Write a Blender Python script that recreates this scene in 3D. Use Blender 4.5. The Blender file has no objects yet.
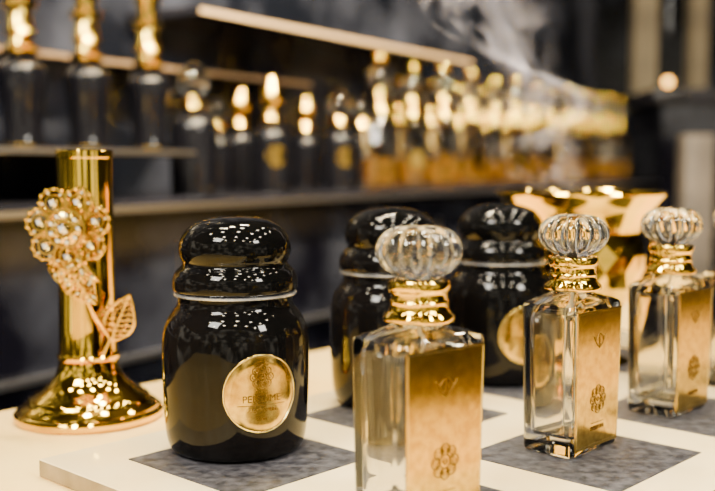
import bpy, bmesh, math, random
from mathutils import Vector, Matrix
random.seed(4)
S=bpy.context.scene
C=S.collection
pi=math.pi
EYE=0.156
TT=-0.010      # counter top
# ---------------------------------------------------------------- materials
def mat(name, col=(.8,.8,.8), rough=.4, metal=0, spec=.5, trans=0, ior=1.45, emis=None, es=0, coat=0):
    m=bpy.data.materials.new(name); m.use_nodes=True
    b=m.node_tree.nodes['Principled BSDF']
    b.inputs['Base Color'].default_value=(*col,1)
    b.inputs['Roughness'].default_value=rough
    b.inputs['Metallic'].default_value=metal
    b.inputs['Specular IOR Level'].default_value=spec
    b.inputs['Transmission Weight'].default_value=trans
    b.inputs['IOR'].default_value=ior
    b.inputs['Coat Weight'].default_value=coat
    if emis:
        b.inputs['Emission Color'].default_value=(*emis,1)
        b.inputs['Emission Strength'].default_value=es
    return m
def noisy(m, scale, c1, c2, detail=4, lo=.35, hi=.65, bump=0, rough=None):
    nt=m.node_tree; b=nt.nodes['Principled BSDF']
    tc=nt.nodes.new('ShaderNodeTexCoord')
    n=nt.nodes.new('ShaderNodeTexNoise'); n.inputs['Scale'].default_value=scale; n.inputs['Detail'].default_value=detail
    r=nt.nodes.new('ShaderNodeValToRGB')
    r.color_ramp.elements[0].position=lo; r.color_ramp.elements[0].color=(*c1,1)
    r.color_ramp.elements[1].position=hi; r.color_ramp.elements[1].color=(*c2,1)
    nt.links.new(tc.outputs['Object'],n.inputs['Vector'])
    nt.links.new(n.outputs['Fac'],r.inputs['Fac'])
    nt.links.new(r.outputs['Color'],b.inputs['Base Color'])
    if bump:
        bp=nt.nodes.new('ShaderNodeBump'); bp.inputs['Strength'].default_value=bump; bp.inputs['Distance'].default_value=.001
        nt.links.new(n.outputs['Fac'],bp.inputs['Height']); nt.links.new(bp.outputs['Normal'],b.inputs['Normal'])
    return m
GOLD=mat('gold_polished',(1.0,.66,.08),.09,1)
noisy(GOLD,30,(1.0,.61,.06),(1.0,.68,.11))
GOLDP=noisy(mat('gold_deep_polished',(.9,.6,.05),.07,1),30,(.86,.53,.035),(.93,.62,.06))
GOLDJ=mat('gold_filigree',(.85,.56,.07),.14,1)
GOLDS=noisy(mat('gold_satin',(.9,.6,.25),.17,1),260,(.52,.33,.050),(.74,.50,.10))
GOLDD=mat('gold_engraving',(.16,.09,.015),.35,1)
GOLDB=mat('gold_bright_line',(1.0,.85,.35),.2,1)
GLASS=mat('clear_glass',(1,.985,.92),.0,0,trans=1,ior=1.47)
CRYS=mat('crystal',(1,1,1),.0,0,trans=1,ior=1.55)
RHINE=mat('rhinestone',(.72,.74,.80),.05,1)
BLACK=mat('black_lacquer',(.004,.003,.003),.05,0,spec=.22)
noisy(BLACK,12,(.002,.002,.002),(.005,.004,.004))
WHITE=mat('silver_band',(.80,.81,.86),.25,.85)
CREAM=noisy(mat('cream_stone',(.9,.75,.5),.22,coat=.3),5,(.97,.63,.17),(1.0,.73,.27))
TRAY=noisy(mat('ivory_tray_lacquer',(.9,.8,.6),.12,coat=.5),9,(.90,.69,.34),(.95,.79,.46))
TEDGE=noisy(mat('tray_edge_taupe',(.5,.4,.3),.2),25,(.20,.15,.08),(.36,.28,.17))
PAD=noisy(mat('charcoal_pad',(.05,.05,.05),.5),160,(.010,.010,.015),(.070,.068,.080),bump=.5)
LIQ=mat('amber_liquid',(1.0,.62,.10),.02,0,trans=.85,ior=1.35)
DARKGL=mat('dark_glass',(.004,.004,.006),.05,0,spec=.5)
CHAR=noisy(mat('charcoal_ash',(.05,.04,.04),.9),90,(.02,.02,.02),(.2,.18,.16))
TUBE=mat('dip_tube',(.85,.85,.82),.3)
WALLM=noisy(mat('dark_wall_panel',(.03,.035,.05),.2,spec=.4),5.5,(.004,.005,.009),(.050,.056,.085),lo=.42,hi=.75)  # mottling paints blurred blue-grey reflections into the panel colour
CABM=noisy(mat('dark_cabinet_lacquer',(.02,.022,.03),.16,spec=.45),6.5,(.003,.003,.006),(.034,.038,.055),lo=.42,hi=.75)
SHELFM=noisy(mat('dark_shelf',(.03,.03,.035),.15,spec=.5),6,(.006,.006,.008),(.016,.016,.024))
SILV=mat('brushed_steel_edge',(.42,.43,.50),.35,1)
STRIP=mat('lit_shelf_edge',(.5,.35,.2),.4,emis=(1.0,.58,.20),es=.42)
STRIP2=mat('lit_shelf_edge_dim',(.3,.2,.12),.4,emis=(1.0,.6,.25),es=.08)
FLOORM=noisy(mat('dark_floor',(.03,.03,.03),.15),3,(.02,.018,.016),(.06,.05,.045))
CEILM=noisy(mat('dark_ceiling',(.05,.045,.04),.6),2,(.025,.022,.02),(.045,.038,.03))
BEIGE=noisy(mat('beige_column',(.4,.33,.26),.4),4,(.17,.14,.10),(.30,.25,.17))
LAMP=mat('lamp_glow',(1,.7,.35),.4,emis=(1.0,.46,.06),es=8)
DOWN=mat('added_emitter_glow',(1,.9,.75),.4,emis=(1.0,.89,.66),es=240)  # emission for the added, unseen overhead discs

# ---------------------------------------------------------------- helpers
def finish(bm,name,mt,ang=.6,smooth=True):
    bmesh.ops.recalc_face_normals(bm,faces=bm.faces)
    for f in bm.faces: f.smooth=smooth
    if smooth:
        for e in bm.edges:
            if len(e.link_faces)==2 and e.calc_face_angle(0)>ang: e.smooth=False
    me=bpy.data.meshes.new(name); bm.to_mesh(me); bm.free(); me.materials.append(mt)
    return me
def add(name,me,loc=(0,0,0),rot=(0,0,0),parent=None):
    o=bpy.data.objects.new(name,me); C.objects.link(o); o.location=loc; o.rotation_euler=rot
    if parent: o.parent=parent
    return o
def empty(name,loc,rz=0):
    o=bpy.data.objects.new(name,None); C.objects.link(o); o.location=loc; o.rotation_euler=(0,0,rz); o.empty_display_size=.02
    return o
def smoothprof(pts,n=5):
    out=[]
    P=[Vector(p) for p in pts]
    for i in range(len(P)-1):
        p0=P[max(i-1,0)];p1=P[i];p2=P[i+1];p3=P[min(i+2,len(P)-1)]
        for k in range(n):
            t=k/n
            q=.5*((2*p1)+(-p0+p2)*t+(2*p0-5*p1+4*p2-p3)*t*t+(-p0+3*p1-3*p2+p3)*t**3)
            out.append((max(q.x,0),q.y))
    out.append(tuple(P[-1]))
    return out
def lathe(name,prof,mt,seg=64,mod=None,ang=.6,smooth=True,off=(0,0,0)):
    bm=bmesh.new(); rings=[]
    for r,z in prof:
        if r<1e-5: rings.append([bm.verts.new((off[0],off[1],z+off[2]))]); continue
        ring=[]
        for i in range(seg):
            a=2*pi*i/seg
            rr=r*(mod(a,z) if mod else 1)
            ring.append(bm.verts.new((rr*math.cos(a)+off[0],rr*math.sin(a)+off[1],z+off[2])))
        rings.append(ring)
    for A,B in zip(rings[:-1],rings[1:]):
        if len(A)==1 and len(B)==1: continue
        for i in range(seg):
            j=(i+1)%seg
            if len(A)==1: bm.faces.new((A[0],B[j],B[i]))
            elif len(B)==1: bm.faces.new((A[i],A[j],B[0]))
            else: bm.faces.new((A[i],A[j],B[j],B[i]))
    return finish(bm,name,mt,ang,smooth)
def rr(hw,ht,r,n=5):
    pts=[]
    for cx,cy,a0 in ((hw-r,ht-r,0),(-hw+r,ht-r,pi/2),(-hw+r,-ht+r,pi),(hw-r,-ht+r,1.5*pi)):
        for k in range(n+1):
            a=a0+k*pi/2/n
            pts.append((cx+r*math.cos(a),cy+r*math.sin(a)))
    return pts
def loft_bm(bm,secs,flip=False):
    rings=[[bm.verts.new((x,y,z)) for x,y in rr(hw,ht,r)] for hw,ht,r,z in secs]
    n=len(rings[0]); fs=[]
    for A,B in zip(rings[:-1],rings[1:]):
        for i in range(n):
            j=(i+1)%n
            fs.append(bm.faces.new((A[i],A[j],B[j],B[i])))
    fs.append(bm.faces.new(rings[0][::-1])); fs.append(bm.faces.new(rings[-1]))
    if flip:
        for f in fs: f.normal_flip()
    return fs
def raw(bm,name,mt,ang=.45):
    for f in bm.faces: f.smooth=True
    bm.normal_update()
    for e in bm.edges:
        if len(e.link_faces)==2 and e.calc_face_angle(0)>ang: e.smooth=False
    me=bpy.data.meshes.new(name); bm.to_mesh(me); bm.free(); me.materials.append(mt); return me
def boxmesh(name,sx,sy,sz,mt,bev=0,mt2=None):
    bm=bmesh.new(); bmesh.ops.create_cube(bm,size=1)
    for v in bm.verts: v.co=Vector((v.co.x*sx,v.co.y*sy,v.co.z*sz))
    if bev: bmesh.ops.bevel(bm,geom=bm.edges[:],offset=bev,segments=3,affect='EDGES',profile=.5)
    me=finish(bm,name,mt,.5)
    if mt2:
        me.materials.append(mt2)
        for p in me.polygons:
            if abs(p.normal.z)<.5: p.material_index=1
    return me
def box(name,c,s,rz,mt,bev=0,parent=None,mt2=None):
    return add(name,boxmesh(name,*s,mt,bev,mt2),c,(0,0,rz),parent)
def tube_bm(bm,pts,r,cyc=False,seg=6):
    P=[Vector(p) for p in pts]; n=len(P); rings=[]
    for i in range(n):
        a=P[(i-1)%n] if (cyc or i>0) else P[i]; b=P[(i+1)%n] if (cyc or i<n-1) else P[i]
        t=(b-a).normalized(); up=Vector((0,1,0))
        if abs(t.dot(up))>.95: up=Vector((1,0,0))
        s=t.cross(up).normalized(); q=s.cross(t)
        rings.append([bm.verts.new(P[i]+r*(math.cos(2*pi*k/seg)*s+math.sin(2*pi*k/seg)*q)) for k in range(seg)])
    for i in range(n if cyc else n-1):
        A=rings[i];B=rings[(i+1)%n]
        for k in range(seg):
            l=(k+1)%seg; bm.faces.new((A[k],A[l],B[l],B[k]))
    if not cyc:
        bm.faces.new(rings[0][::-1]); bm.faces.new(rings[-1])
def circ(cx,cz,R,n=20,y=0,sx=1): return [(cx+R*sx*math.cos(2*pi*k/n),y,cz+R*math.sin(2*pi*k/n)) for k in range(n)]
def ball(bm,c,r,sub=1,sc=(1,1,1)):
    res=bmesh.ops.create_icosphere(bm,subdivisions=sub,radius=r)
    for v in res['verts']: v.co=Vector((v.co.x*sc[0],v.co.y*sc[1],v.co.z*sc[2]))+Vector(c)
def emblem(bm,cx,cz,R,tr):
    for k in range(8):
        a=2*pi*k/8
        tube_bm(bm,circ(cx+R*.66*math.cos(a),cz+R*.66*math.sin(a),R*.30,14),tr,True,5)
        tube_bm(bm,circ(cx+R*.66*math.cos(a),cz+R*.66*math.sin(a),R*.13,8),tr*.8,True,4)
    tube_bm(bm,circ(cx,cz,R*.38,18),tr,True,5)
    tube_bm(bm,circ(cx,cz,R*.14,10),tr,True,5)
def textverts(bm,body,cx,cz,size,dep=.0002):
    cu=bpy.data.curves.new('t','FONT'); cu.body=body; cu.size=size; cu.align_x='CENTER'; cu.align_y='CENTER'; cu.extrude=dep; cu.resolution_u=3
    o=bpy.data.objects.new('t',cu); C.objects.link(o)
    bpy.context.view_layer.update()
    me=bpy.data.meshes.new_from_object(o)
    bpy.data.objects.remove(o)
    vs=[bm.verts.new((v.co.x+cx,v.co.z,v.co.y+cz)) for v in me.vertices]
    for p in me.polygons:
        try: bm.faces.new([vs[i] for i in p.vertices])
        except Exception: pass
    bpy.data.meshes.remove(me)
def mapv(bm,fn):
    for v in bm.verts: v.co=Vector(fn(v.co.x,v.co.y,v.co.z))

# ---------------------------------------------------------------- perfume bottle (foreground)
def make_perfume():
    parts=[]
    bm=bmesh.new()
    loft_bm(bm,[(.0222,.0142,.003,0),(.0236,.0156,.0038,.0012),(.0239,.0159,.004,.003),(.0249,.0169,.004,.076),
                (.0250,.0170,.004,.0785),(.0244,.0164,.0045,.0802),(.0215,.0148,.006,.0818),(.0165,.0130,.009,.0835),(.0118,.0112,.0110,.0850),(.0105,.0105,.01045,.0872)])
    loft_bm(bm,[(.0185,.0108,.004,.0095),(.0203,.0123,.005,.0115),(.0214,.0134,.005,.072),(.0208,.013,.006,.0755),(.015,.0105,.008,.079),(.0075,.0075,.0074,.082),(.0070,.0070,.0069,.0868)],flip=True)
    parts.append(('glass_body',raw(bm,'perfume_glass',GLASS)))
    def yf(z): return -(.0159+(.0169-.0159)*(z-.003)/.073)
    bm=bmesh.new()
    for (z0,z1,h0,h1) in ((.0035,.0772,.0212,.0224),):
        vs=[]
        for d in (-.0001,.0006):
            for (x,z) in ((-h0,z0),(h0,z0),(h1,z1),(-h1,z1)): vs.append(bm.verts.new((x,yf(z)-d,z)))
        for q in ((4,5,6,7),(3,2,1,0),(0,1,5,4),(1,2,6,5),(2,3,7,6),(3,0,4,7)): bm.faces.new([vs[i] for i in q])
    parts.append(('gold_front_plate',finish(bm,'perfume_plate',GOLDS,.4)))
    bm=bmesh.new()
    emblem(bm,0,.029,.0080,.00028)
    tube_bm(bm,[(-.006,0,.0165),(.006,0,.0165)],.0002)
    textverts(bm,'PARFUM',0,.0135,.0035)
    for sx in (-1,1):
        tube_bm(bm,[(sx*(.0008+.0032*math.sin(t*pi)),0,.0575+.007*t) for t in [i/8 for i in range(9)]],.00025)
        tube_bm(bm,[(sx*(.0005+.0055*t),0,.0585+.0052*t*t) for t in [i/6 for i in range(7)]],.00025)
    tube_bm(bm,[(0,0,.0565),(0,0,.0650)],.00025)
    mapv(bm,lambda x,y,z:(x,yf(z)-.0007-y,z))
    parts.append(('engraved_emblem',finish(bm,'perfume_emblem',GOLDD)))
    bm=bmesh.new(); 
    tube_bm(bm,[(-.0205,0,.005),(.0205,0,.005),(.0217,0,.0762),(-.0217,0,.0762)],.00022,True,5)
    mapv(bm,lambda x,y,z:(x,yf(z)-.0006-y,z))
    parts.append(('plate_border',finish(bm,'perfume_border',GOLDB)))
    prof=[(.0,.0866),(.0140,.0866),(.0152,.0870),(.0156,.0880),(.0154,.0892),(.0144,.0902),(.0133,.0912),(.0127,.0924),(.0125,.0938),(.0127,.0946),(.0129,.0952),(.0127,.0958),
          (.0123,.0962),(.0122,.0985),(.0124,.0995),(.0131,.1002),(.0134,.1010),(.0134,.1036),(.0129,.1044),(.0100,.1050),(0,.1050)]
    parts.append(('gold_collar',lathe('perfume_collar',prof,GOLDP,48)))
    cp=smoothprof([(0,.1052),(.0085,.1052),(.0115,.1068),(.0160,.1100),(.0188,.1150),(.0184,.1200),(.0152,.1245),(.0100,.1268),(.0050,.1274),(0,.1275)],4)
    def lob(a,z):
        f=abs(math.cos(6*a))
        k=min(1,max(0,(z-.1052)/.004))*min(1,max(0,(.1275-z)/.003))
        return 1-.13*k*(1-f**.6)
    parts.append(('crystal_stopper',lathe('perfume_stopper',cp,CRYS,96,lob,.5)))
    bm=bmesh.new()
    tube_bm(bm,[(0,0,.086),(.0005,0,.06),(.001,0,.03),(.002,0,.0125)],.0009,False,10)
    parts.append(('dip_tube',finish(bm,'perfume_tube',TUBE)))
    return parts
PB=make_perfume()
ANG=math.radians(47.1)
def place(base,parts,loc,rz,scale=1):
    e=empty(base,loc,rz); e.scale=(scale,)*3
    for n,me in parts: add(n,me,parent=e)
    return e
for (x,y,a,s) in ((.0266,.431,39,1.015),(.1180,.545,46,1.01),(.198,.629,46,1.01),(.272,.708,46,1)):
    place('perfume_bottle',PB,(x,y,.0006),math.radians(a),s)

# ---------------------------------------------------------------- black lidded jar
def make_jar():
    parts=[]
    body=smoothprof([(0,.0),(.030,.0),(.0345,.0008),(.0372,.004),(.0388,.012),(.0397,.028),(.0402,.045),(.0402,.056),(.0392,.066),(.0362,.0735),(.0325,.0785),(.0312,.082),(.0312,.0852)],5)+[(0,.0852)]
    parts.append(('lacquered_body',lathe('jar_body',body,BLACK,96,ang=.9)))
    ring=[(.0300,.0849),(.0326,.0849),(.0335,.0854),(.0335,.0863),(.0326,.0869),(.0300,.0869)]
    parts.append(('sealing_ring',lathe('jar_ring',ring+[ring[0]],WHITE,96)))
    lid=[(0,.0866)]+smoothprof([(.0322,.0870),(.0338,.0880),(.0342,.0905),(.0338,.0945),(.0318,.0985),(.0292,.1010),(.0286,.1028),(.0296,.1050),(.0305,.1085),(.0302,.1130),(.0285,.1175),(.0245,.1222),(.0180,.1256),(.0100,.1273),(0,.1280)],4)
    parts.append(('domed_lid',lathe('jar_lid',lid,BLACK,96,ang=.9)))
    R=.0404; zc=.0375; LR=.0208
    def cyl(x,d,z): 
        a=x/R; r=R+d-.0003+ (-.0004 if z<.03 else 0)
        return (r*math.sin(a),-r*math.cos(a),z)
    bm=bmesh.new(); prev=None; c=bm.verts.new((0,.0006,zc)); N=48
    rs=[(.25,.0006),(.5,.0006),(.75,.0006),(.97,.0006),(1.0,.0003),(1.0,-.0008)]
    for f,d in rs:
        ring=[bm.verts.new((LR*f*math.cos(2*pi*i/N),d,zc+LR*f*math.sin(2*pi*i/N))) for i in range(N)]
        for i in range(N):
            j=(i+1)%N
            if prev is None: bm.faces.new((c,ring[i],ring[j]))
            else: bm.faces.new((prev[i],prev[j],ring[j],ring[i]))
        prev=ring
    mapv(bm,cyl); parts.append(('gold_label',finish(bm,'jar_label',GOLDS,1.2)))
    bm=bmesh.new()
    emblem(bm,0,zc+.0090,.0066,.00030)
    textverts(bm,'PERFUME',0,zc-.0025,.0052)
    textverts(bm,'OUD & AMBER',0,zc-.0085,.0028)
    textverts(bm,'50 ml',0,zc-.0130,.0025)
    tube_bm(bm,[(-.013+.026*i/12,0,zc-.0058) for i in range(13)],.00018)
    mapv(bm,lambda x,y,z:cyl(x,y+.0006,z)); parts.append(('label_print',finish(bm,'jar_print',GOLDD)))
    bm=bmesh.new(); tube_bm(bm,circ(0,zc,LR*.97,48),.00040,True,6)
    mapv(bm,lambda x,y,z:cyl(x,y+.0006,z)); parts.append(('label_border',finish(bm,'jar_border',GOLDB)))
    return parts
JAR=make_jar()
for (x,y,a) in ((-.067,.545,26),(.022,.655,32),(.104,.725,20)):
    place('black_lidded_jar',JAR,(x,y,.0006),math.radians(a))

# ---------------------------------------------------------------- tray + pads + counter
U=Vector((.68,.733)).normalized(); V=Vector((U.y,-U.x))
c0=Vector((-.170,.522))
def tl(u,v,z): 
    p=c0+U*u+V*v; return (p.x,p.y,z)
L,Wd=.60,.285
tray=empty('display_tray',tl(L/2,Wd/2,TT),ANG)
add('tray_slab',boxmesh('tray_slab',L,Wd,.0098,TRAY,.0010,TEDGE),(0,0,.0049),parent=tray)
k=0
for iu in range(4):
    for iv in range(2):
        u=.078+.1275*iu; v=.082+.126*iv
        k+=1
        add('inset_pad_%d'%k,boxmesh('pad',.092,.092,.0006,PAD,.0002),(u-L/2,-(v-Wd/2),.0100),parent=tray)
pb=Vector((-.025,.9)); depth=.57; clen=3.2
cc=pb+V*(depth/2)+U*.35
ctr=empty('display_counter',(cc.x,cc.y,TT),ANG)
add('counter_top',boxmesh('ctop',clen,depth,.03,CREAM,.002),(0,0,-.015),parent=ctr)
add('counter_body',boxmesh('cbody',clen-.04,depth-.04,.86,CABM),(0,0,-.46),parent=ctr)

# ---------------------------------------------------------------- gold stand with jewelled flower
st=empty('gold_incense_stand',(-.1775,.652,TT+.0002),0)
prof=[(0,0),(.0470,0),(.0482,.0015),(.0482,.0045),(.0470,.006),(.0450,.0068),(.0448,.0080),(.0430,.0095),(.0400,.0115),(.0392,.0135),(.0375,.0150),(.0335,.0175),(.0290,.0205),(.0245,.0245),(.0215,.029),(.0196,.034),(.0190,.0385),(.0200,.0395),(.0202,.0415),(.0192,.0425),(.0188,.044),(.0184,.060),(.0180,.10),(.0178,.150),(.0178,.170),(.0184,.1708),(.0184,.1748),(.0178,.1755),(.0160,.1755),(.0158,.150),(0,.150)]
add('turned_column',lathe('stand_col',prof,GOLDP,72,ang=.5),parent=st)
fy=-.0215
def flower(parent,cx,cz,R,nm):
    bm=bmesh.new(); bs=bmesh.new()
    for k in range(7):
        a=2*pi*k/7+.25; px=cx+R*.68*math.cos(a); pz=cz+R*.68*math.sin(a); y=fy-.001+.004*abs(math.cos(a))
        tube_bm(bm,circ(px,pz,R*.33,18,y),.0013,True,6)
        tube_bm(bm,circ(px,pz,R*.20,14,y-.0004),.0007,True,6)
        for j in range(3):
            b=a+(j-1)*1.2; ball(bs,(px+R*.26*math.cos(b),y-.0006,pz+R*.26*math.sin(b)),.0012,1)
        ball(bs,(px,y-.0008,pz),R*.13,1)
        for j in range(5):
            b=a+(j-2)*.55; ball(bm,(px+R*.34*math.cos(b),y-.0006,pz+R*.34*math.sin(b)),.0016)
        tube_bm(bm,[(cx+R*.2*math.cos(a),fy-.003,cz+R*.2*math.sin(a)),(px,y-.0005,pz)],.0010)
    for k in range(9):
        a=2*pi*k/9; ball(bs,(cx+R*.33*math.cos(a),fy-.0048,cz+R*.33*math.sin(a)),R*.085,1)
    tube_bm(bm,circ(cx,cz,R*.46,24,fy-.003),.0013,True,6)
    tube_bm(bm,circ(cx,cz,R*.20,16,fy-.0065),.0011,True,6)
    ball(bm,(cx,fy-.0025,cz),R*.42,2,(1,.25,1))
    ball(bs,(cx,fy-.0070,cz),R*.16,1)
    tube_bm(bm,[(cx,fy-.006,cz),(cx*.6,-.014,cz)],.004)
    add(nm+'_filigree',finish(bm,nm,GOLDJ),parent=parent)
    add(nm+'_stones',finish(bs,nm+'s',RHINE,smooth=False),parent=parent)
flower(st,-.0060,.126,.0262,'flower')
def leaf(parent,base,ang,Ln,Wd,nm,ymap,stones=True):
    bm=bmesh.new(); bs=bmesh.new(); n=14
    def pt(t,s):
        w=Wd*.5*math.sin(pi*t**.8)
        x=t*Ln; z=s*w
        X=base[0]+x*math.cos(ang)-z*math.sin(ang); Z=base[1]+x*math.sin(ang)+z*math.cos(ang)
        return (X,ymap(X)-.0015*(1-abs(s)),Z)
    for s in (1,-1): tube_bm(bm,[pt(i/n,s) for i in range(n+1)],.0010)
    tube_bm(bm,[pt(i/n,0) for i in range(n+1)],.0010)
    for i in range(1,8):
        t=i/9
        for s in (1,-1):
            tube_bm(bm,[pt(t,0),pt(t+.06,s*.5),pt(t+.10,s)],.0008)
            if stones and i%2: ball(bs,pt(t+.09,s*.55),.0018,1)
            else: ball(bm,pt(t+.09,s*.55),.0013,1)
    add(nm+'_filigree',finish(bm,nm,GOLDJ),parent=parent)
    if stones: add(nm+'_stones',finish(bs,nm+'s',RHINE,smooth=False),parent=parent)
    else: bs.free()
wrap=lambda X:-.0205+.35*max(0,abs(X)-.010)
leaf(st,(-.0110,.106),math.radians(-52),.036,.021,'jewelled_leaf',wrap)
leaf(st,(-.020,.102),math.radians(-16),.034,.017,'upper_leaf',wrap)
leaf(st,(.0190,.0530),math.radians(68),.032,.019,'side_leaf',lambda X:-.014,stones=False)
bm=bmesh.new()
tube_bm(bm,[(-.006,-.0205,.108),(.002,-.0205,.088),(.010,-.0185,.068),(.0180,-.014,.054),(.0135,-.0165,.044)],.0011)
tube_bm(bm,[(.010,-.0185,.068),(.016,-.014,.074),(.018,-.012,.082)],.0010)
add('stem',finish(bm,'stem',GOLDJ),parent=st)

# ---------------------------------------------------------------- gold censer bowl
cb=empty('gold_incense_burner',(.178,.80,TT+.0002),0)
prof=smoothprof([(.0465,.113),(.0480,.118),(.0530,.127),(.0600,.135),(.0645,.1405)],4)+[(.0660,.1420),(.0665,.1435),(.0660,.1450),(.0640,.1455),(.0618,.1440),(.056,.134),(.048,.122),(.040,.115),(0,.113)]
add('flared_bowl',lathe('burner_bowl',[(0,.110),(.044,.112)]+prof,GOLDP,72),parent=cb)
def fac(name,rings,seg,mt):
    bm=bmesh.new(); RR=[]
    for k,(r,z) in enumerate(rings):
        o=(k%2)*pi/seg
        RR.append([bm.verts.new((r*math.cos(2*pi*i/seg+o),r*math.sin(2*pi*i/seg+o),z)) for i in range(seg)])
    for k in range(len(RR)-1):
        A,B=RR[k],RR[k+1]
        for i in range(seg):
            j=(i+1)%seg
            if k%2==0:
                bm.faces.new((A[i],A[j],B[i])); bm.faces.new((A[j],B[j],B[i]))
            else:
                bm.faces.new((A[i],B[j],B[i])); bm.faces.new((A[i],A[j],B[j]))
    bm.faces.new(RR[0][::-1]); bm.faces.new(RR[-1])
    return finish(bm,name,mt,smooth=False)
add('faceted_body',fac('burner_body',[(.022,.036),(.030,.045),(.039,.058),(.046,.071),(.051,.084),(.0525,.096),(.050,.106),(.046,.1135)],18,GOLDP),parent=cb)
prof=smoothprof([(.0225,.038),(.0175,.032),(.0180,.026),(.026,.018),(.038,.012),(.045,.008)],4)
add('pedestal_foot',lathe('burner_foot',[(0,.038)]+prof+[(.048,.006),(.0485,.001),(.047,0),(0,0)],GOLDP,64),parent=cb)
bm=bmesh.new()
for i in range(26):
    a=random.random()*2*pi; r=.028*math.sqrt(random.random()); ball(bm,(r*math.cos(a),r*math.sin(a),.1155+.005*random.random()),.005+.003*random.random(),1)
add('charcoal_pieces',finish(bm,'coals',CHAR,smooth=False),parent=cb)

# smoke wisps
SM=bpy.data.materials.new('smoke'); SM.use_nodes=True; nt=SM.node_tree; nt.nodes.clear()
o=nt.nodes.new('ShaderNodeOutputMaterial'); mx=nt.nodes.new('ShaderNodeMixShader'); tr=nt.nodes.new('ShaderNodeBsdfTransparent')
df=nt.nodes.new('ShaderNodeBsdfTranslucent'); df.inputs['Color'].default_value=(.75,.74,.88,1)
d2=nt.nodes.new('ShaderNodeBsdfDiffuse'); d2.inputs['Color'].default_value=(.75,.74,.88,1)
ad=nt.nodes.new('ShaderNodeAddShader')
uv=nt.nodes.new('ShaderNodeUVMap'); sp=nt.nodes.new('ShaderNodeSeparateXYZ')
tcs=nt.nodes.new('ShaderNodeTexCoord')
nz=nt.nodes.new('ShaderNodeTexNoise'); nz.inputs['Scale'].default_value=20; nz.inputs['Detail'].default_value=4; nz.inputs['Distortion'].default_value=1.4
rp=nt.nodes.new('ShaderNodeMapRange'); rp.inputs['From Min'].default_value=.42; rp.inputs['From Max'].default_value=.75
def mth(op,a,b=None):
    n=nt.nodes.new('ShaderNodeMath'); n.operation=op
    for i,x in enumerate((a,b)):
        if x is None: continue
        if isinstance(x,(int,float)): n.inputs[i].default_value=x
        else: nt.links.new(x,n.inputs[i])
    return n.outputs[0]
nt.links.new(uv.outputs[0],sp.inputs[0]); nt.links.new(tcs.outputs['Object'],nz.inputs['Vector'])
nt.links.new(nz.outputs['Fac'],rp.inputs['Value'])
sx=mth('SINE',mth('MULTIPLY',sp.outputs[0],pi)); sy=mth('SINE',mth('MULTIPLY',sp.outputs[1],pi))
al=mth('MULTIPLY',mth('MULTIPLY',mth('POWER',sx,2),mth('POWER',sy,.5)),mth('MULTIPLY',rp.outputs[0],.20))
nt.links.new(al,mx.inputs[0]); nt.links.new(tr.outputs[0],mx.inputs[1]); nt.links.new(df.outputs[0],ad.inputs[0]); nt.links.new(d2.outputs[0],ad.inputs[1])
nt.links.new(ad.outputs[0],mx.inputs[2]); nt.links.new(mx.outputs[0],o.inputs[0])
bm=bmesh.new(); uvl=bm.loops.layers.uv.new('UVMap')
for q in range(5):
    path=[(.176,.80,.125),(.160-.012*q,.80+.01*q,.165),(.145+.012*q,.80,.205),(.130-.008*q,.80,.245),(.125-.018*q,.80,.285),(.105+.010*q,.80,.34),(.10,.80,.40)]
    sp2=[]
    P=[Vector(p) for p in path]
    for i in range(len(P)-1):
        p0=P[max(i-1,0)];p1=P[i];p2=P[i+1];p3=P[min(i+2,len(P)-1)]
        for kk in range(8):
            t=kk/8; sp2.append(.5*((2*p1)+(-p0+p2)*t+(2*p0-5*p1+4*p2-p3)*t*t+(-p0+3*p1-3*p2+p3)*t**3))
    n=len(sp2); rows=[]
    for i,p in enumerate(sp2):
        t=i/(n-1); w=.016+.040*t; a=q*.5+1.2*t
        d=Vector((math.cos(a*.5),math.sin(a*.5)*.8,0))
        rows.append([(bm.verts.new(p+d*w*(s-.5)*2+Vector((0,.006*math.sin(s*6+q),0))),s,t) for s in [k/8 for k in range(9)]])
    for A,B in zip(rows[:-1],rows[1:]):
        for k in range(8):
            qd=[A[k],A[k+1],B[k+1],B[k]]
            f=bm.faces.new([x[0] for x in qd]); f.smooth=True
            for l,x in zip(f.loops,qd): l[uvl].uv=(x[1]+q*0,x[2])
me=bpy.data.meshes.new('smoke'); bm.to_mesh(me); bm.free(); me.materials.append(SM)
add('incense_smoke',me)

# ---------------------------------------------------------------- background shelving
WA=math.atan2(.8413,.5405)
Wv=Vector((.5405,.8413)); Nn=Vector((.8413,-.5405))
def bp(p,o=0):
    c=-(1.016-o)/.8413; D=-c/(1-p/1000.)
    return Vector(((p-357.5)/1000.*D,D))
def slab(name,p0,p1,o0,o1,z0,z1,mt,parent=None,bev=0):
    a=bp(p0,0);b=bp(p1,0); mid=(a+b)/2+Nn*((o0+o1)/2); ln=(b-a).length
    return box(name,(mid.x,mid.y,(z0+z1)/2),(ln,abs(o1-o0),z1-z0),WA,mt,bev,parent)
ZS=EYE-.044
FL=-.91
slab('wall_back',-900,640,-.16,-.20,FL,1.7,WALLM)
cab=empty('shelving_cabinet',(0,0,0))
slab('cabinet_front',-900,640,-.155,.085,FL+.01,ZS-.021,CABM,cab)
slab('main_shelf',-900,640,-.158,.11,ZS-.02,ZS,SHELFM,cab,.002)
slab('shelf_trim',-900,640,.1105,.1135,ZS-.014,ZS-.006,SILV,cab)
for i,p in enumerate((-500,-300,-120,20,130,230,320,400,470,530)):
    slab('door_gap_%d'%(i+1),p,p+2,.0855,.088,FL+.1,ZS-.06,SILV,cab)
slab('cabinet_ledge',-900,640,.086,.10,-.093,-.086,SILV,cab)
up=empty('upper_shelf',(0,0,0))
slab('shelf_board',-500,163,-.155,.06,EYE+.012,EYE+.022,SHELFM,up,.002)
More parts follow.
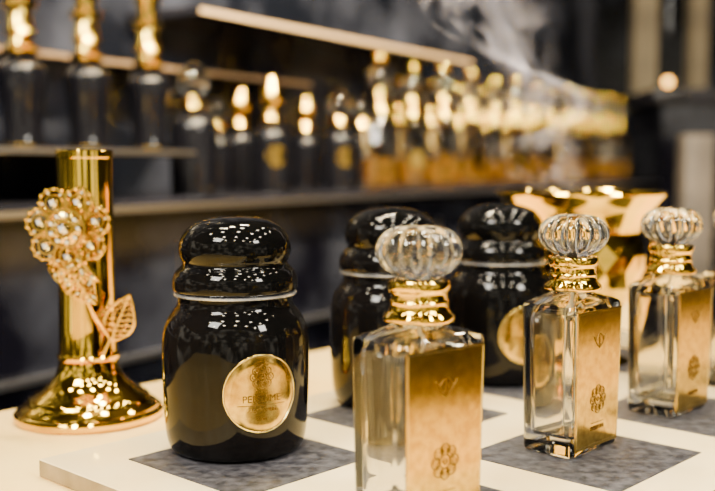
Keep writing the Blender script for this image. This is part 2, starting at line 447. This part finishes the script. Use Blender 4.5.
slab('shelf_edge',-500,163,.061,.064,EYE+.014,EYE+.020,SILV,up)
ls=empty('lit_display_shelf',(0,0,0))
slab('shelf_board',-500,350,-.155,-.09,EYE+.146,EYE+.156,SHELFM,ls)
slab('light_edge',-500,350,-.089,-.086,EYE+.148,EYE+.154,STRIP2,ls)
ls=empty('lit_display_shelf',(0,0,0))
slab('shelf_board',203,470,-.155,-.002,EYE+.226,EYE+.238,SHELFM,ls)
slab('light_edge',203,470,-.0015,.002,EYE+.227,EYE+.234,STRIP,ls)
def decanter():
    P=[]
    P.append(('black_body',lathe('dec_body',smoothprof([(0,0),(.023,0),(.026,.003),(.024,.02),(.026,.05),(.030,.085),(.028,.098),(.018,.106),(.013,.112)],4)+[(0,.112)],DARKGL,32)))
    P.append(('gold_neck',lathe('dec_neck',[(0,.112),(.015,.112),(.021,.115),(.022,.120),(.015,.125),(.013,.133),(.019,.138),(.016,.145),(.014,.165),(.021,.170),(.022,.176),(.014,.180),(.014,.195),(.018,.205),(.019,.220),(.012,.232),(0,.235)],GOLD,32)))
    P.append(('gold_base_ring',lathe('dec_base',[(.0245,.0),(.0275,.0005),(.0275,.003),(.0245,.0035),(.0245,0)],GOLD,32)))
    return P
DEC=decanter()
for p in (25,90,151):
    q=bp(p,-.0); place('black_gold_decanter',DEC,(q.x,q.y,EYE+.0225),WA)
def blackb():
    P=[]
    P.append(('black_body',lathe('bb_body',smoothprof([(0,0),(.028,0),(.031,.003),(.032,.03),(.032,.08),(.028,.098),(.015,.108),(.012,.112)],4)+[(0,.112)],DARKGL,32)))
    P.append(('gold_collar',lathe('bb_col',[(0,.112),(.014,.112),(.016,.116),(.014,.122),(.012,.130),(0,.130)],GOLD,24)))
    P.append(('stopper',lathe('bb_stop',smoothprof([(0,.130),(.010,.131),(.016,.145),(.017,.158),(.012,.172),(.006,.185),(0,.190)],4),GOLD,24)))
    bm=bmesh.new(); N=24; c=bm.verts.new((0,0,.058)); ring=[]
    for i in range(N):
        ring.append(bm.verts.new((.017*math.cos(2*pi*i/N),0,.058+.017*math.sin(2*pi*i/N))))
    for i in range(N): bm.faces.new((c,ring[i],ring[(i+1)%N]))
    bmesh.ops.subdivide_edges(bm,edges=bm.edges[:],cuts=2)
    R=.0325; mapv(bm,lambda x,y,z:(R*math.sin(x/R),-R*math.cos(x/R),z))
    P.append(('gold_label',finish(bm,'bb_label',GOLDS)))
    return P
BB=blackb()
GS=('glass_stopper',lathe('bb_gs',smoothprof([(0,.130),(.010,.131),(.019,.142),(.020,.158),(.012,.170),(0,.176)],4),CRYS,24))
BB2=[(n,m) for n,m in BB if n!='stopper']+[GS]
BB3=[(n,m) for n,m in BB if n not in('stopper','gold_label')]+[GS]
BB4=[(n,m) for n,m in BB if n!='gold_label']
for i,(p,o,prt,sc) in enumerate(((195,.02,BB3,1.1),(272,.02,BB,1),(340,.02,BB2,1),(241,-.09,BB4,.95),(306,-.09,BB4,.95),(218,-.10,BB3,.9),(362,-.10,BB3,1.05))):
    q=bp(p,o); place('black_perfume_bottle',prt,(q.x,q.y,ZS+.0003),math.radians(20),sc)
def amber(liq):
    P=[]
    bm=bmesh.new(); loft_bm(bm,[(.026,.018,.005,0),(.028,.020,.006,.003),(.029,.021,.006,.115),(.024,.018,.008,.125),(.0125,.0125,.012,.134),(.012,.012,.0118,.140)])
    P.append(('glass',raw(bm,'am_glass',GLASS)))
    bm=bmesh.new(); loft_bm(bm,[(.022,.014,.004,.008),(.024,.016,.004,.012),(.025,.017,.004,liq),(.024,.016,.004,liq+.001)])
    P.append(('liquid',raw(bm,'am_liq',LIQ)))
    P.append(('gold_label',boxmesh('am_label',.026,.001,.035,GOLDS)))
    P.append(('collar',lathe('am_col',[(0,.140),(.016,.140),(.018,.145),(.015,.150),(.013,.160),(.017,.165),(.017,.171),(.012,.175),(.010,.186),(0,.186)],GOLD,24)))
    P.append(('stopper',lathe('am_st',smoothprof([(0,.186),(.012,.187),(.020,.198),(.023,.211),(.020,.224),(.012,.232),(0,.235)],4),CRYS,32,lambda a,z:1-.08*abs(math.sin(5*a)))))
    P.append(('finial',lathe('am_fin',smoothprof([(0,.233),(.010,.235),(.015,.243),(.013,.252),(0,.258)],3),GOLD,16)))
    return P
AM=amber(.055)
row=empty('amber_bottle_row',(0,0,0))
def pam(nm,q,a,s,lab=True):
    e=empty(nm,(q.x,q.y,ZS+.0003),a); e.scale=(s,)*3; e.parent=row
    for n,me in AM:
        if n=='gold_label' and not lab: continue
        add(n,me,(0,-.0218,.055) if n=='gold_label' else (0,0,0),parent=e)
for i,p in enumerate((380,412,443,470,494,515,534,551,567,582,595,607,618)):
    pam('amber_bottle_%02d'%(i+1),bp(p,(.02,-.02,.03)[i%3]),math.radians(15+8*(i%4)),1,i%2==1 and i<8)
for i,p in enumerate((398,430,458,484,506,526,545,560,576,590,602)):
    pam('amber_bottle_rear_%02d'%(i+1),bp(p,-.09),.4,.93,False)

# ---------------------------------------------------------------- rest of room
box('floor',(1,2.5,FL-.02),(9,9,.04),0,FLOORM)
box('ceiling',(1,2.6,1.72),(9,8,.04),0,CEILM)
def at(px,py,D): return Vector(((px-357.5)/1000*D,D,EYE-(py-165)/1000*D))
box('wall_far',(2.2,5.6,.4),(6,.06,2.66),0,WALLM)
box('wall_right',(4.2,2.5,.4),(.06,6.2,2.66),0,WALLM)
for i,(px,w,D) in enumerate(((640,22,4.2),(692,16,4.2),(735,18,4.2))):
    a=at(px,165,D); box('beige_column',(a.x,a.y,.395),(w/1000*D,.08,2.6),0,BEIGE)
a=at(690,165,3.4); box('side_counter',(a.x+.35,a.y,(EYE+.19+FL)/2),(1.05,.5,EYE+.19-FL),0,CABM)
box('trim_1',(a.x+.35,a.y,EYE+.215),(1.12,.56,.045),0,SHELFM,.004)
a=at(694,160,3.0); box('grey_pedestal',(a.x,a.y,(EYE+.09+FL)/2),(.085,.085,EYE+.09-FL),0,noisy(mat('grey_stone',(.2,.18,.17),.4),8,(.10,.09,.085),(.19,.16,.14)),.004)
def pend(px,py,D,r,mt):
    a=at(px,py,D); e=empty('pendant_lamp',a)
    bm=bmesh.new(); ball(bm,(0,0,0),r,3); add('globe',finish(bm,'globe',mt,2),parent=e)
    bm=bmesh.new(); tube_bm(bm,[(0,0,r*.9),(0,0,1.70-a.z)],.0015,False,8); tube_bm(bm,[(0,0,r*.8),(0,0,r*1.4)],r*.3,False,12)
    add('cord',finish(bm,'cord',DARKGL),parent=e)
pend(665,83,3.1,.014,LAMP)
dl=empty('added_ceiling_emitters',(0,0,1.70))  # unseen glowing discs, added to light the counter and glint on gold and lacquer
dm=lathe('em_disc',[(0,-.006),(.055,-.006),(.055,-.001),(0,-.001)],DOWN,24); rm=lathe('em_ring',[(.056,-.012),(.072,-.010),(.074,0),(.056,0),(.056,-.012)],GOLD,24)
k=0
for ix in range(5):
    for iy in range(5):
        k+=1; x=-1.1+.6*ix; y=-.9+.62*iy
        add('emitter_disc_%d'%k,dm,(x,y,-.0),parent=dl); add('emitter_ring_%d'%k,rm,(x,y,0),parent=dl)
def area(name,loc,tgt,size,power,col,sy=None):
    l=bpy.data.lights.new(name,'AREA'); l.energy=power; l.color=col; l.size=size
    if sy: l.shape='RECTANGLE'; l.size_y=sy
    o=bpy.data.objects.new(name,l); C.objects.link(o); o.location=loc
    o.rotation_euler=(Vector(tgt)-Vector(loc)).to_track_quat('-Z','Y').to_euler(); return o
area('key_light',(-.7,-.3,1.2),(0,.55,0),.4,38,(1,.94,.82))
area('fill_light',(.9,-.1,.9),(.1,.6,0),.25,21,(1,.93,.80))
for i,(p,pw) in enumerate(((40,10),(200,14),(330,20),(420,28),(500,20),(580,16))):  # added area lamps without fixtures, to brighten the shelved bottles
    q=bp(p,.45); t=bp(p,0); area('shelf_fill_%d'%(i+1),(q.x,q.y,EYE+.75),(t.x,t.y,EYE+.05),.06,pw,(1,.80,.48))
# world
w=bpy.data.worlds.new('shop'); S.world=w; w.use_nodes=True; nt=w.node_tree
bg=nt.nodes['Background']; tc=nt.nodes.new('ShaderNodeTexCoord'); n=nt.nodes.new('ShaderNodeTexNoise'); n.inputs['Scale'].default_value=5.5; n.inputs['Detail'].default_value=2
r=nt.nodes.new('ShaderNodeValToRGB'); r.color_ramp.elements[0].position=.48; r.color_ramp.elements[0].color=(.03,.028,.024,1)
r.color_ramp.elements[1].position=.68; r.color_ramp.elements[1].color=(1.0,.90,.70,1)
nt.links.new(tc.outputs['Generated'],n.inputs['Vector']); nt.links.new(n.outputs['Fac'],r.inputs['Fac']); nt.links.new(r.outputs['Color'],bg.inputs['Color']); bg.inputs['Strength'].default_value=2.6

cam=bpy.data.cameras.new('cam'); co=bpy.data.objects.new('camera',cam); C.objects.link(co); S.camera=co
cam.sensor_width=36; cam.lens=1000*36/715; cam.clip_start=.01
co.location=(0,0,EYE); co.rotation_euler=(math.radians(90-4.6),0,0)
cam.dof.use_dof=True; cam.dof.focus_distance=.505; cam.dof.aperture_fstop=5.8
